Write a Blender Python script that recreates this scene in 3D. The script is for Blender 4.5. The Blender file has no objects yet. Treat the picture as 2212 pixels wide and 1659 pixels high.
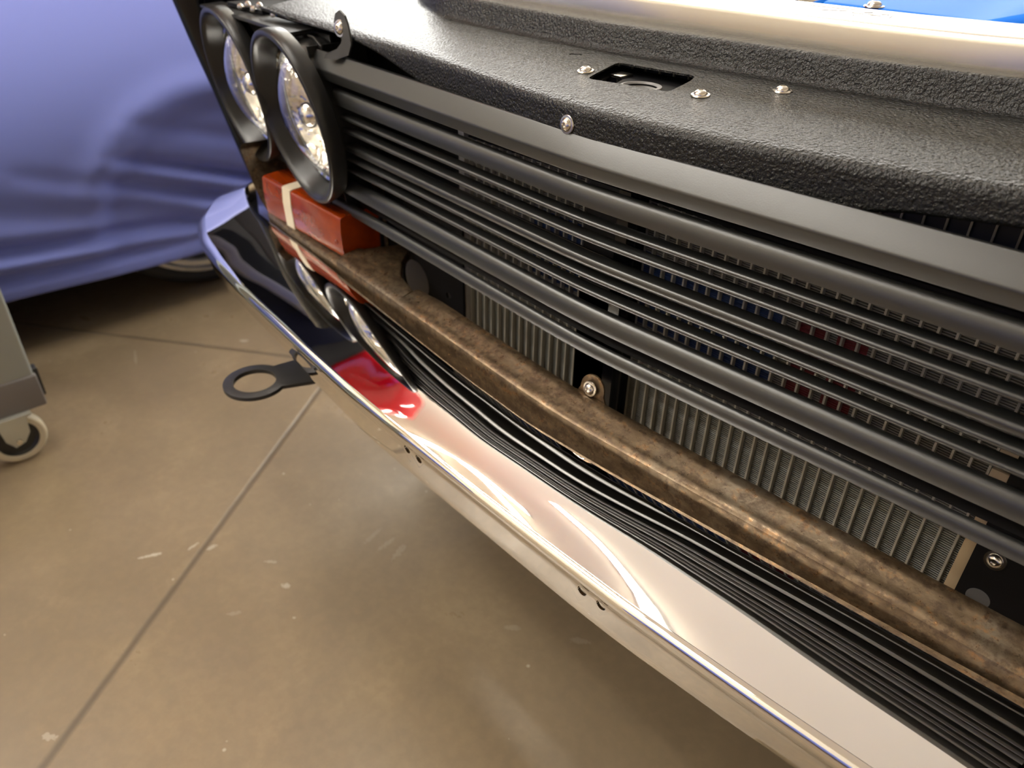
import bpy, bmesh, math, random
from mathutils import Vector, Matrix
random.seed(7)
sc = bpy.context.scene
# ------------------------------------------------------------------ camera
F_PX, W_PX = 1656.0, 2212.0
XA = Vector((0.66936243, -0.41850787, 0.61384452))
YA = Vector((0.74274252, 0.358108, -0.56576691))
ZA = Vector((0.01695527, 0.83463155, 0.55054764))
cam_d = bpy.data.cameras.new('camera'); cam = bpy.data.objects.new('camera', cam_d)
sc.collection.objects.link(cam)
M3 = Matrix((XA, YA, ZA))
cam.matrix_world = Matrix.Translation((0, 0, 0.94)) @ M3.to_4x4()
cam_d.sensor_width = 36.0; cam_d.lens = 36.0 * F_PX / W_PX
cam_d.clip_start = 0.02
cam_d.dof.use_dof = True; cam_d.dof.focus_distance = 0.60; cam_d.dof.aperture_fstop = 7.0
sc.camera = cam
# ------------------------------------------------------------------ world / view
w = bpy.data.worlds.new('world'); sc.world = w; w.use_nodes = True
w.node_tree.nodes['Background'].inputs[0].default_value = (0.9, 0.92, 1.0, 1)
w.node_tree.nodes['Background'].inputs[1].default_value = 0.05
sc.view_settings.view_transform = 'Standard'; sc.view_settings.look = 'None'
sc.view_settings.gamma = 1; sc.view_settings.use_curve_mapping = False
sc.view_settings.exposure = 0.85
LAMP = 24.0
# ------------------------------------------------------------------ materials
def mat(name, col=(0.5, 0.5, 0.5), rough=0.5, metal=0.0, **kw):
    m = bpy.data.materials.new(name); m.use_nodes = True
    b = m.node_tree.nodes['Principled BSDF']
    b.inputs['Base Color'].default_value = (*col, 1); b.inputs['Roughness'].default_value = rough
    b.inputs['Metallic'].default_value = metal
    for k, v in kw.items():
        b.inputs[k.replace('_', ' ')].default_value = v
    return m
class NT:
    def __init__(s, m): s.t = m.node_tree; s.b = s.t.nodes['Principled BSDF']; s.co = None
    def n(s, typ, **kw):
        nd = s.t.nodes.new(typ)
        for k, v in kw.items(): setattr(nd, k, v)
        return nd
    def l(s, a, b): s.t.links.new(a, b)
    def coord(s, scale=None):
        if s.co is None: s.co = s.n('ShaderNodeTexCoord').outputs['Object']
        if scale is None: return s.co
        mp = s.n('ShaderNodeMapping'); s.l(s.co, mp.inputs[0]); mp.inputs['Scale'].default_value = scale
        return mp.outputs[0]
    def noise(s, scale, detail=2, rough=0.5, vec=None, dist=0.0):
        nd = s.n('ShaderNodeTexNoise'); s.l(vec or s.coord(), nd.inputs['Vector'])
        nd.inputs['Scale'].default_value = scale; nd.inputs['Detail'].default_value = detail
        nd.inputs['Roughness'].default_value = rough; nd.inputs['Distortion'].default_value = dist
        return nd.outputs['Fac']
    def ramp(s, fac, stops):
        r = s.n('ShaderNodeValToRGB'); s.l(fac, r.inputs[0]); e = r.color_ramp.elements
        while len(e) < len(stops): e.new(0.5)
        for i, (p, c) in enumerate(stops):
            e[i].position = p; e[i].color = (c, c, c, 1) if not isinstance(c, tuple) else (*c, 1)
        return r.outputs[0]
    def mix(s, fac, a, b, mode='MIX'):
        m = s.n('ShaderNodeMix', data_type='RGBA', blend_type=mode)
        for sock, v in ((m.inputs[0], fac), (m.inputs[6], a), (m.inputs[7], b)):
            if hasattr(v, 'node'): s.l(v, sock)
            else: sock.default_value = v if not isinstance(v, tuple) else (*v, 1)
        return m.outputs[2]
    def math(s, op, a, b=0.0, c=None):
        m = s.n('ShaderNodeMath', operation=op)
        for i, v in enumerate((a, b, c)):
            if v is None: continue
            if hasattr(v, 'node'): s.l(v, m.inputs[i])
            else: m.inputs[i].default_value = v
        return m.outputs[0]
    def bump(s, h, strength, dist):
        b = s.n('ShaderNodeBump'); s.l(h, b.inputs['Height'])
        b.inputs['Strength'].default_value = strength; b.inputs['Distance'].default_value = dist
        s.l(b.outputs[0], s.b.inputs['Normal'])
    def sep(s):
        x = s.n('ShaderNodeSeparateXYZ'); s.l(s.coord(), x.inputs[0]); return x.outputs

CHROME = mat('chrome', (0.93, 0.92, 0.90), 0.025, 1.0)
STEEL = mat('stainless steel', (0.72, 0.68, 0.62), 0.22, 1.0)
SATIN = mat('satin black paint', (0.0150, 0.0154, 0.0148), 0.34, Specular_IOR_Level=0.9)
t = NT(SATIN); t.bump(t.noise(900, 2), 0.08, 0.0006)
BEZEL = mat('bezel satin black', (0.014, 0.0135, 0.013), 0.30, Specular_IOR_Level=0.38)
GLOSSBLACK = mat('gloss black paint', (0.003, 0.003, 0.005), 0.10, Specular_IOR_Level=0.4)
FLATBLACK = mat('flat black', (0.004, 0.004, 0.0055), 0.6, Specular_IOR_Level=0.2)
TOWBLACK = mat('black powder coat', (0.02, 0.02, 0.021), 0.42)
WRINKLE = mat('wrinkle black coating', (0.009, 0.009, 0.009), 0.26, Specular_IOR_Level=0.30)
t = NT(WRINKLE)
h = t.math('ADD', t.noise(420, 2.0, 0.5), t.math('MULTIPLY', t.noise(170, 1), 0.22))
t.bump(h, 1.0, 0.0017)
ALU = mat('brushed aluminium', (0.70, 0.67, 0.63), 0.25, 1.0)
t = NT(ALU); t.bump(t.noise(9, 2), 0.10, 0.004)
BLUE = mat('blue paint', (0.012, 0.19, 0.85), 0.5, Specular_IOR_Level=0.15)
REDP = mat('red paint', (0.60, 0.004, 0.012), 0.12, Coat_Weight=1.0, Coat_Roughness=0.03)
RUBBER = mat('tyre rubber', (0.014, 0.013, 0.012), 0.6)
t = NT(RUBBER); t.bump(t.noise(60, 2), 0.3, 0.002)
RIM = mat('polished rim', (0.92, 0.90, 0.86), 0.25, 0.7)
AMBER = mat('amber plastic', (0.40, 0.05, 0.004), 0.16, Coat_Weight=1.0, Coat_Roughness=0.05, IOR=1.49)
t = NT(AMBER)
t.l(t.mix(t.noise(45, 2), (0.13, 0.012, 0.001), (0.36, 0.046, 0.003)), t.b.inputs['Base Color'])
t.b.inputs['Subsurface Weight'].default_value = 0.1
t.b.inputs['Subsurface Radius'].default_value = (0.02, 0.006, 0.001)
t.b.inputs['Subsurface Scale'].default_value = 0.3
TAPE = mat('masking tape', (0.62, 0.54, 0.40), 0.6)
CREAMWOOD = mat('raw foam strip', (0.50, 0.38, 0.24), 0.8)
PLASTIC = mat('grey green plastic', (0.34, 0.36, 0.33), 0.5)
PLASTIC2 = mat('grey bracket plastic', (0.17, 0.155, 0.145), 0.45)
ZINC = mat('zinc plate', (0.55, 0.56, 0.50), 0.35, 0.6)
CREAMTYRE = mat('cream caster tread', (0.60, 0.53, 0.38), 0.5)
HUBBLACK = mat('black caster hub', (0.02, 0.02, 0.018), 0.4)
WALL = mat('cream wall paint', (0.70, 0.64, 0.52), 0.7)
CEIL = mat('ceiling paint', (0.80, 0.72, 0.56), 0.8)
GREYCOAT = mat('grey undercoat', (0.30, 0.30, 0.31), 0.4)
t = NT(GREYCOAT); t.bump(t.noise(160, 2), 0.5, 0.001)
BULB = mat('lamp reflector', (0.90, 0.89, 0.86), 0.04, 1.0)
t = NT(BULB); t.bump(t.noise(34, 2, dist=1.5), 0.5, 0.008)
GLASS = mat('lamp glass', (1, 1, 1), 0.0, Transmission_Weight=1.0, IOR=1.47)
CAPM = mat('bulb shield', (0.85, 0.83, 0.80), 0.08, 1.0)
def emat(name, col, s):
    m = bpy.data.materials.new(name); m.use_nodes = True; nt = m.node_tree
    nt.nodes.clear(); e = nt.nodes.new('ShaderNodeEmission'); o = nt.nodes.new('ShaderNodeOutputMaterial')
    e.inputs[0].default_value = (*col, 1); e.inputs[1].default_value = s; nt.links.new(e.outputs[0], o.inputs[0])
    return m
TUBE = emat('fluorescent diffuser', (1.0, 0.95, 0.86), LAMP)
# rust steel
RUST = mat('bare rusty steel', (0.25, 0.15, 0.08), 0.33, 0.7)
t = NT(RUST)
big = t.noise(9, 5, 0.6, dist=0.6); fine = t.noise(190, 4, 0.65); mid = t.noise(42, 4, 0.6, vec=t.coord((1, 2.2, 2.2)))
c1 = t.mix(t.ramp(mid, [(0.36, 0.0), (0.62, 1.0)]), (0.105, 0.070, 0.038), (0.20, 0.142, 0.085))
c2 = t.mix(t.ramp(big, [(0.56, 0.0), (0.74, .8)]), c1, (0.20, 0.17, 0.125))
c3 = t.mix(t.ramp(t.math('MULTIPLY', fine, mid), [(0.29, 0.0), (0.42, 0.8)]), c2, (0.30, 0.15, 0.055))
mot = t.noise(120, 7, 0.72)
c4 = t.mix(t.ramp(mot, [(0.40, .8), (0.53, 0.0)]), c3, (0.075, 0.048, 0.030))
t.l(c4, t.b.inputs['Base Color'])
t.l(t.ramp(fine, [(0.3, 0.46), (0.7, 0.24)]), t.b.inputs['Roughness']); t.bump(t.noise(260, 3), 0.25, 0.0006)
# condenser core
CORE = mat('condenser fins', (0.08, 0.08, 0.08), 0.45, 0.3)
t = NT(CORE); s_ = t.sep()
wv = t.math('SINE', t.math('MULTIPLY', s_[2], 2 * math.pi / 0.0022))
dk = t.mix(t.math('MULTIPLY_ADD', wv, 0.5, 0.5), (0.035, 0.037, 0.036), (0.29, 0.295, 0.28))
def band(tt, v, a, b):
    return tt.math('MULTIPLY', tt.math('GREATER_THAN', v, a), tt.math('LESS_THAN', v, b))
zb = band(t, s_[2], 0.562, 0.640)
c = t.mix(t.math('MULTIPLY', zb, band(t, s_[0], -0.585, -0.272)), dk, (0.010, 0.035, 0.13))
c = t.mix(t.math('MULTIPLY', zb, band(t, s_[0], -0.258, -0.232)), c, (0.13, 0.006, 0.015))
c = t.mix(t.math('MULTIPLY', zb, band(t, s_[0], -0.222, -0.196)), c, (0.13, 0.006, 0.015))
t.l(c, t.b.inputs['Base Color']); t.bump(wv, 0.6, 0.001)
TUBEM = mat('condenser tube', (0.42, 0.41, 0.37), 0.4, 0.3)
# cover cloth
CLOTH = mat('blue cover cloth', (0.185, 0.225, 0.60), 0.75, Sheen_Weight=0.2, Sheen_Roughness=0.4)
t = NT(CLOTH); t.bump(t.noise(700, 1), 0.1, 0.0008)
# floor
FLOOR = mat('sealed concrete', (0.3, 0.22, 0.14), 0.30)
t = NT(FLOOR); s_ = t.sep()
n1 = t.noise(1.6, 5, 0.6); n2 = t.noise(7, 8, 0.68, dist=0.15); n4 = t.noise(230, 2, 0.7); n3 = t.noise(60, 3, 0.6)
c = t.mix(t.ramp(n1, [(0.35, 0.0), (0.65, 1.0)]), (0.195, 0.146, 0.090), (0.285, 0.212, 0.128))
c = t.mix(t.ramp(n2, [(0.34, 0.45), (0.58, 0.0)]), c, (0.180, 0.134, 0.086))
c = t.mix(t.ramp(n2, [(0.56, 0.0), (0.74, 0.35)]), c, (0.40, 0.31, 0.20))
c = t.mix(t.ramp(n3, [(0.42, 0.22), (0.60, 0.0)]), c, (0.17, 0.125, 0.08))
ux, uy = -0.600, 0.800
def lin(px, py, dx, dy):   # distance to the line through (px,py) with direction (dx,dy)
    a = t.math('MULTIPLY', t.math('SUBTRACT', s_[0], px), -dy)
    b_ = t.math('MULTIPLY', t.math('SUBTRACT', s_[1], py), dx)
    return t.math('ABSOLUTE', t.math('ADD', t.math('ADD', a, b_), t.math('MULTIPLY', t.math('SUBTRACT', n2, 0.5), 0.004)))
d1 = lin(-0.782, -0.066, ux, uy); d2 = lin(-1.686, 0.49, 0.800, 0.600)
dj = t.math('MINIMUM', d1, d2)
jm = t.ramp(t.math('MULTIPLY', dj, 50), [(0.10, 1.0), (0.40, 0.0)])
c = t.mix(t.math('MULTIPLY', jm, 0.7), c, (0.085, 0.064, 0.042))
def scuff(x, y, ang, l_, w_, k):
    ca, sa = math.cos(ang), math.sin(ang)
    X = t.math('SUBTRACT', s_[0], x); Y = t.math('SUBTRACT', s_[1], y)
    u = t.math('DIVIDE', t.math('ADD', t.math('MULTIPLY', X, ca), t.math('MULTIPLY', Y, sa)), l_)
    v = t.math('DIVIDE', t.math('SUBTRACT', t.math('MULTIPLY', Y, ca), t.math('MULTIPLY', X, sa)), w_)
    r = t.math('ADD', t.math('MULTIPLY', u, u), t.math('MULTIPLY', v, v))
    r = t.math('ADD', r, t.math('ADD', t.math('MULTIPLY', n3, 0.7), t.math('MULTIPLY', n4, 0.9)))
    return t.math('MULTIPLY', t.math('LESS_THAN', r, 1.0), k)
def P(px, py, z=0.0):
    cv = Vector((px - 1106.0, -(py - 829.5), -F_PX))
    d = M3 @ cv
    return Vector((0, 0, 0.94)) + d * ((z - 0.94) / d.z)
for (a, b, ww, k) in (((282, 1210), (370, 1190), .007, .55), ((395, 1195), (440, 1165), .006, .45), ((440, 1190), (474, 1175), .009, .4),
                      ((560, 1212), (610, 1214), .007, .25), ((600, 1258), (634, 1272), .010, .4), ((1075, 1352), (1140, 1360), .011, .16),
                      ((1210, 1378), (1300, 1392), .010, .16), ((80, 1585), (135, 1600), .010, .3), ((770, 1190), (835, 1130), .009, .10),
                      ((800, 1200), (870, 1150), .010, .12), ((838, 1220), (885, 1165), .012, .14), ((510, 735), (545, 737), .011, .35),
                      ((290, 745), (295, 800), .006, .18), ((480, 1330), (530, 1320), .008, .15)):
    p, q = P(*a), P(*b); dv = q - p
    c = t.mix(scuff((p.x + q.x) / 2, (p.y + q.y) / 2, math.atan2(dv.y, dv.x), dv.length * .6, ww, k), c, (0.62, 0.56, 0.46))
vor = t.n('ShaderNodeTexVoronoi'); t.l(t.coord(), vor.inputs['Vector']); vor.inputs['Scale'].default_value = 22
sp = t.math('MULTIPLY', t.math('LESS_THAN', vor.outputs['Distance'], 0.055), t.math('GREATER_THAN', n2, 0.52))
c = t.mix(t.math('MULTIPLY', sp, 0.5), c, (0.62, 0.55, 0.44))
t.l(c, t.b.inputs['Base Color'])
t.l(t.ramp(n2, [(0.3, 0.42), (0.7, 0.26)]), t.b.inputs['Roughness'])
t.bump(t.math('ADD', t.math('MULTIPLY', jm, -1.0), t.math('ADD', t.math('MULTIPLY', n3, 0.15), t.math('MULTIPLY', n4, 0.05))), 0.35, 0.003)

# ------------------------------------------------------------------ helpers
def tag(o, label=None, cat=None, group=None, kind=None):
    if label: o['label'] = label
    if cat: o['category'] = cat
    if group: o['group'] = group
    if kind: o['kind'] = kind
    return o
def empty(name, loc, label, cat, group=None):
    o = bpy.data.objects.new(name, None); sc.collection.objects.link(o); o.location = loc
    o.empty_display_size = 0.1
    return tag(o, label, cat, group)
def link(name, me, m, parent=None, smooth=35):
    me.materials.append(m)
    if smooth:
        for p in me.polygons: p.use_smooth = True
        me.set_sharp_from_angle(angle=math.radians(smooth))
    o = bpy.data.objects.new(name, me); sc.collection.objects.link(o)
    if parent is not None:
        o.parent = parent
        wl = Vector((0, 0, 0)); q = parent
        while q is not None: wl += q.location; q = q.parent
        o.location = -wl
    return o
def mobj(name, V, F, m, parent=None, smooth=35, fix=True):
    me = bpy.data.meshes.new(name); me.from_pydata([tuple(v) for v in V], [], F)
    if fix:
        bm = bmesh.new(); bm.from_mesh(me); bmesh.ops.recalc_face_normals(bm, faces=bm.faces); bm.to_mesh(me); bm.free()
    return link(name, me, m, parent, smooth)
class MB:
    def __init__(s): s.V = []; s.F = []
    def add(s, V, F):
        k = len(s.V); s.V += [Vector(v) for v in V]; s.F += [tuple(i + k for i in f) for f in F]; return s
    def loft(s, rings, closed=True, caps=True):
        n = len(rings[0]); V = [v for r in rings for v in r]; F = []
        for i in range(len(rings) - 1):
            for j in range(n if closed else n - 1):
                a = i * n + j; b = i * n + (j + 1) % n; F.append((a, b, b + n, a + n))
        if caps and closed:
            F.append(tuple(range(n))[::-1]); F.append(tuple(range((len(rings) - 1) * n, len(rings) * n)))
        return s.add(V, F)
    def box(s, a, b):
        (x0, y0, z0), (x1, y1, z1) = a, b
        V = [(x, y, z) for x in (x0, x1) for y in (y0, y1) for z in (z0, z1)]
        return s.add(V, [(0, 1, 3, 2), (4, 6, 7, 5), (0, 4, 5, 1), (2, 3, 7, 6), (0, 2, 6, 4), (1, 5, 7, 3)])
    def prism(s, poly, off):       # closed planar polygon in 3D extruded by off
        off = Vector(off); return s.loft([[Vector(p) for p in poly], [Vector(p) + off for p in poly]])
    def lathe(s, c, axis, prof, n=48, closed=False):  # prof [(r, t)] along axis
        axis = Vector(axis).normalized(); u = axis.orthogonal().normalized(); v = axis.cross(u); c = Vector(c)
        rings = []
        for k in range(n):
            a = 2 * math.pi * k / n; d = u * math.cos(a) + v * math.sin(a)
            rings.append([c + d * r + axis * tt for r, tt in prof])
        m_ = len(prof); V = [p for r in rings for p in r]; F = []
        for i in range(n):
            for j in range(m_ if closed else m_ - 1):
                F.append((i * m_ + j, i * m_ + (j + 1) % m_, ((i + 1) % n) * m_ + (j + 1) % m_, ((i + 1) % n) * m_ + j))
        return s.add(V, F)
    def tube(s, pts, r, n=10, caps=True):
        pts = [Vector(p) for p in pts]; rings = []; prev = None
        for i, p in enumerate(pts):
            d = (pts[min(i + 1, len(pts) - 1)] - pts[max(i - 1, 0)]).normalized()
            u = (prev - d * prev.dot(d)).normalized() if prev is not None else d.orthogonal().normalized()
            prev = u; v = d.cross(u); rr = r[i] if isinstance(r, (list, tuple)) else r
            rings.append([p + (u * math.cos(2 * math.pi * k / n) + v * math.sin(2 * math.pi * k / n)) * rr for k in range(n)])
        return s.loft(rings, True, caps)
    def build(s, name, m, parent=None, smooth=35, bevel=0.0, seg=2):
        me = bpy.data.meshes.new(name); me.from_pydata([tuple(v) for v in s.V], [], s.F)
        bm = bmesh.new(); bm.from_mesh(me)
        bmesh.ops.remove_doubles(bm, verts=bm.verts, dist=1e-6)
        bmesh.ops.recalc_face_normals(bm, faces=bm.faces)
        if bevel:
            es = [e for e in bm.edges if len(e.link_faces) == 2 and e.calc_face_angle(0) > math.radians(40)]
            bmesh.ops.bevel(bm, geom=es, offset=bevel, segments=seg, affect='EDGES', profile=0.5)
        bm.to_mesh(me); bm.free()
        return link(name, me, m, parent, smooth)
def cut(o, mb):
    """subtract the closed shapes of mb from o, for real holes"""
    k = mb.build('cutter', FLATBLACK, None, 0)
    if o.parent is not None: k.location = (0, 0, 0)
    md = o.modifiers.new('cut', 'BOOLEAN'); md.operation = 'DIFFERENCE'; md.object = k; md.solver = 'EXACT'
    bpy.context.view_layer.update(); dg = bpy.context.evaluated_depsgraph_get()
    me = bpy.data.meshes.new_from_object(o.evaluated_get(dg)); o.modifiers.clear()
    old = o.data; o.data = me; bpy.data.meshes.remove(old)
    for p in me.polygons: p.use_smooth = True
    me.set_sharp_from_angle(angle=math.radians(35))
    kd = k.data; bpy.data.objects.remove(k); bpy.data.meshes.remove(kd)
    return o
def fillet(pts, r, n=4, closed=True):
    out = []; N = len(pts)
    for i, p in enumerate(pts):
        if not closed and i in (0, N - 1): out.append(tuple(p)); continue
        p = Vector(p); a = Vector(pts[i - 1]); b = Vector(pts[(i + 1) % N])
        rr = r[i] if isinstance(r, (list, tuple)) else r
        if rr <= 0: out.append(tuple(p)); continue
        da = (a - p); db = (b - p); l = min(rr, da.length * .49, db.length * .49)
        s = p + da.normalized() * l; e = p + db.normalized() * l
        for k in range(n + 1):
            u = k / n; out.append(tuple(s * (1 - u) ** 2 + p * 2 * u * (1 - u) + e * u * u))
    return out
def interp(tab, x):
    if x <= tab[0][0]: return tab[0][1]
    for (a, va), (b, vb) in zip(tab, tab[1:]):
        if x <= b: u = (x - a) / (b - a); return va + (vb - va) * u
    return tab[-1][1]
def smooth_tab(tab, n=60, w=0.03):
    xs = [tab[0][0] + (tab[-1][0] - tab[0][0]) * i / n for i in range(n + 1)]
    out = []
    for x in xs:
        ws = [(interp(tab, x + w * k / 4), math.exp(-(k / 2.5) ** 2)) for k in range(-5, 6)]
        out.append((x, sum(a * b for a, b in ws) / sum(b for _, b in ws)))
    return out
def frange(a, b, n): return [a + (b - a) * i / n for i in range(n + 1)]
XC = -0.41
def yb(x): d = abs(x - XC); return 0.441 + 0.06 * math.sqrt(d * d + 0.0016)
def gpt(x, dy, z): return Vector((x, yb(x) + 0.12 * (0.776 - z) + dy, z + 0.006 * (x + 0.41)))
def gsweep(mb, prof, x0, x1, n=60):
    return mb.loft([[gpt(x, dy, z) for dy, z in prof] for x in frange(x0, x1, n)])

# ------------------------------------------------------------------ room
rm = dict(x0=-5.6, x1=3.4, y0=-4.6, y1=5.2, h=4.0)
def struct(o, label=None): o['kind'] = 'structure'; return o
def slab(name, a, b, m): return struct(MB().box(a, b).build(name, m, None, 0))
slab('floor', (rm['x0'], rm['y0'], -0.1), (rm['x1'], rm['y1'], 0), FLOOR)
slab('ceiling', (rm['x0'], rm['y0'], rm['h']), (rm['x1'], rm['y1'], rm['h'] + .1), CEIL)
slab('wall_left', (rm['x0'] - .1, rm['y0'], 0), (rm['x0'], rm['y1'], rm['h']), WALL)
slab('wall_right', (rm['x1'], rm['y0'], 0), (rm['x1'] + .1, rm['y1'], rm['h']), WALL)
slab('wall_front', (rm['x0'] - .1, rm['y0'] - .1, 0), (rm['x1'] + .1, rm['y0'], rm['h']), WALL)
slab('wall_back', (rm['x0'] - .1, rm['y1'], 0), (rm['x1'] + .1, rm['y1'] + .1, rm['h']), WALL)
GLOW = emat('added glow panel', (1.0, 0.98, 0.93), 5.5)  # unseen glowing panels, added to brighten the header bench
wf = struct(MB().box((-5.3, 5.13, .75), (-.9, 5.19, 3.3)).build('added_glow_panel_1', PLASTIC, None, 0))
wg = struct(MB().box((-5.59, 1.9, .75), (-5.53, 5.05, 3.5)).build('added_glow_panel_2', PLASTIC, None, 0))
for i in range(3):
    y = 1.98 + i * 1.02; MB().box((-5.529, y, .83), (-5.515, y + .96, 3.42)).build('glow_pane', GLOW, wg, 0)
for i in range(5):
    x = -5.22 + i * .86; MB().box((x, 5.115, .83), (x + .80, 5.129, 3.22)).build('glow_pane', GLOW, wf, 0)
def lamp(x, y, l, ang, label):
    o = empty('ceiling_light', (x, y, rm['h']), label, 'ceiling light', 'strip lights on the ceiling')
    hs = MB().box((-l / 2 - .03, -.09, -.05), (l / 2 + .03, .09, 0)); ds = MB().box((-l / 2, -.075, -.07), (l / 2, .075, -.0505))
    for nm, mb, mm in (('housing', hs, ZINC), ('diffuser', ds, TUBE)):
        me = bpy.data.meshes.new(nm); me.from_pydata([tuple(v) for v in mb.V], [], mb.F); me.materials.append(mm)
        k = bpy.data.objects.new(nm, me); sc.collection.objects.link(k); k.parent = o
    o.rotation_euler = (0, 0, ang)
LIGHTS = [(-1.35, .28, 1.7, -.45, 'strip light on the ceiling straight above the bumper'),
          (-3.6, 2.9, 2.4, 0, 'strip light on the ceiling behind the covered car'),
          (-3.6, -1.3, 2.4, .3, 'strip light on the ceiling left of the cart'),
          (-2.4, -1.4, 2.4, 0, 'strip light on the ceiling behind and left of the camera'),
          (-2.7, -2.3, 2.4, 0, 'strip light on the ceiling midway to the front wall'),
          (-2.6, -3.3, 2.4, 0, 'strip light on the ceiling beside the front wall'),
          (-4.2, -2.6, 2.4, 1.57, 'strip light on the ceiling in the front left corner'),
          (-1.4, -3.9, 1.4, 0, 'short strip light on the ceiling near the front wall')]
for a in LIGHTS: lamp(*a)

# ------------------------------------------------------------------ the car under repair
CAR = empty('classic_car', (XC, 1.2, 0), 'black classic car under repair with chrome bumper, matte black grille and bare rusty lower panel', 'car')

# --- chrome bumper
def mir(tab): return sorted([(-d, v) for d, v in tab if d > 0] + list(tab))
XB = -0.43
R_ = smooth_tab([(0, .3325), (.1, .3335), (.2, .336), (.3, .3425), (.4, .3505), (.5, .3575), (.6, .370), (.7, .388), (.78, .415), (.842, .460), (.868, .500), (.885, .545), (.89, .60)], 200, .02)
B_ = smooth_tab([(0, .419), (.1, .424), (.2, .433), (.3, .443), (.4, .453), (.5, .464), (.6, .470), (.68, .476), (.74, .490), (.80, .512), (.83, .56)], 200, .03)
sR = [0, .05, .1, .15, .2, .25, .3, .35, .4, .45, .5, .55, .6, .65, .7, .74, .78, .81, .835, .855, .868, .877, .885, .889]
sB = [0, .05, .1, .15, .2, .25, .3, .345, .39, .435, .48, .525, .565, .61, .655, .685, .712, .735, .752, .768, .780, .790, .798, .803]
def bumper_profile(ex=4.0, we=.955):
    """(w, z, extra drop direction) in units: w 0 at the back edge, 1 at the ridge"""
    pts = [(-0.004, .484), (0.0, .4995)]
    for i in range(1, 15):
        w_ = i / 14 * we; pts.append((w_, .5005 - .0260 * (.04 * w_ + .96 * w_ ** ex)))
    return pts
def station(k, sgn):
    dR, dB = sR[k], sB[k]
    yR = interp(R_, dR); yB = interp(B_, dB)
    drop = interp([(0, .0215), (.6, .0205), (.75, .017), (.889, .015)], dR); wend = interp([(0, .955), (.5, .94), (.72, .88), (.889, .74)], dR)
    sc_ = (.94 - (.501 - drop)) / .465
    R0 = Vector(((XB + sgn * dR) if sgn > 0 else (XB - dR) * sc_, yR * sc_, 0)); B0 = Vector((XB + sgn * dB, yB, 0))
    dirv = (R0 - B0); L = dirv.length; u = dirv / L
    pts = []
    for w_, z in bumper_profile(interp([(0, 4.0), (.10, 3.2), (.20, 1.9), (.32, 1.4), (.6, 1.3)], dR), wend): pts.append(B0 + u * (w_ * L) + Vector((0, 0, .5005 - (.5005 - z) * drop / .026 if w_ > 0 else z)))
    zr = pts[-1].z; q = B0 + u * (wend * L); rr = L * (1 - wend) / .58 + .0015
    # rolled bead at the ridge then the face
    for a in frange(65, -35, 8)[0:]:
        ar = math.radians(a)
        pts.append(q + u * (rr * math.cos(ar) - rr * math.cos(math.radians(65))) + Vector((0, 0, zr - rr * math.sin(math.radians(65)) + rr * math.sin(ar) - .0005)))
    e = pts[-1]
    pts.append(e + u * (-.003) + Vector((0, 0, -.006)))
    pts.append(e + u * (-.0045) + Vector((0, 0, -.013)))
    hgt = interp([(0, .034), (.15, .034), (.3, .028), (.5, .018), (.8, .013), (.889, .012)], dR)
    pts.append(e + u * (-.005) + Vector((0, 0, -.013 - hgt * .5)))
    pts.append(e + u * (-.008) + Vector((0, 0, -.010 - hgt)))
    pts.append(e + u * (-.013) + Vector((0, 0, -.014 - hgt)))
    pts.append(e + u * (-.030) + Vector((0, 0, -.014 - hgt)))
    return pts
rings = [station(k, -1) for k in range(len(sR) - 1, 0, -1)] + [station(k, 1) for k in range(len(sR))]
def catmull(rs, m=4):
    out = []
    for i in range(len(rs) - 1):
        a, b, c_, d = rs[max(i - 1, 0)], rs[i], rs[i + 1], rs[min(i + 2, len(rs) - 1)]
        for k in range(m):
            u = k / m
            out.append([0.5 * ((2 * B) + (C_ - A) * u + (2 * A - 5 * B + 4 * C_ - D) * u * u + (3 * B - A - 3 * C_ + D) * u ** 3)
                        for A, B, C_, D in zip(a, b, c_, d)])
    out.append(rs[-1]); return out
rings = catmull(rings, 4)
def thicken(rings, th):
    out = []
    for r in rings:
        n = len(r); off = []
        ax = Vector((0, 0, 1))
        h = Vector((r[-8].x - r[1].x, r[-8].y - r[1].y, 0)).normalized()
        for i in range(n):
            tdir = (r[min(i + 1, n - 1)] - r[max(i - 1, 0)])
            th_ = tdir.dot(h); tz = tdir.z; l = math.hypot(th_, tz) or 1
            nh, nz = -tz / l, th_ / l       # normal pointing up/out
            off.append(r[i] - (h * nh + ax * nz) * th)
        out.append(list(r) + off[::-1])
    return out
bump = MB().loft(thicken(rings, .0025), True, True).build('front_bumper', CHROME, CAR, 28)
bump['label'] = 'polished chrome bumper with paired small holes'
hc = MB()
for x, z in ((-.5172, .4580), (-.4976, .4575), (-.2757, .4545), (-.2553, .4547)):
    hc.lathe((x, .30, z), (0, 1, 0), [(0, 0), (.0048, 0), (.0048, .07), (0, .07)], 24)
cut(bump, hc)

# --- rusty lower panel (valance)
def rz(x): return 0.0
xs = frange(-0.70, 0.30, 80)
vp = [(.034, .508), (.030, .519), (.027, .5235), (.022, .5245), (.016, .5222), (.008, .5180), (.002, .5160), (-.003, .5150), (-.0060, .5125), (-.0068, .508), (-.006, .49), (-.005, .462), (-.003, .430)]
def vring(x, prof, th=.0014):
    k_ = min(1, max(0, (x + .705) / .06)); k_ = k_ * k_ * (3 - 2 * k_); prof = [(dy, z if z < .5165 else .5165 + (z - .5165) * (.35 + .65 * k_)) for dy, z in prof]
    o = [Vector((x, yb(x) + dy, z)) for dy, z in prof]
    i_ = [Vector((x, yb(x) + dy + th, z - th * .6)) for dy, z in prof]
    return o + i_[::-1]
mb = MB().loft([vring(x, vp) for x in xs])
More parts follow.
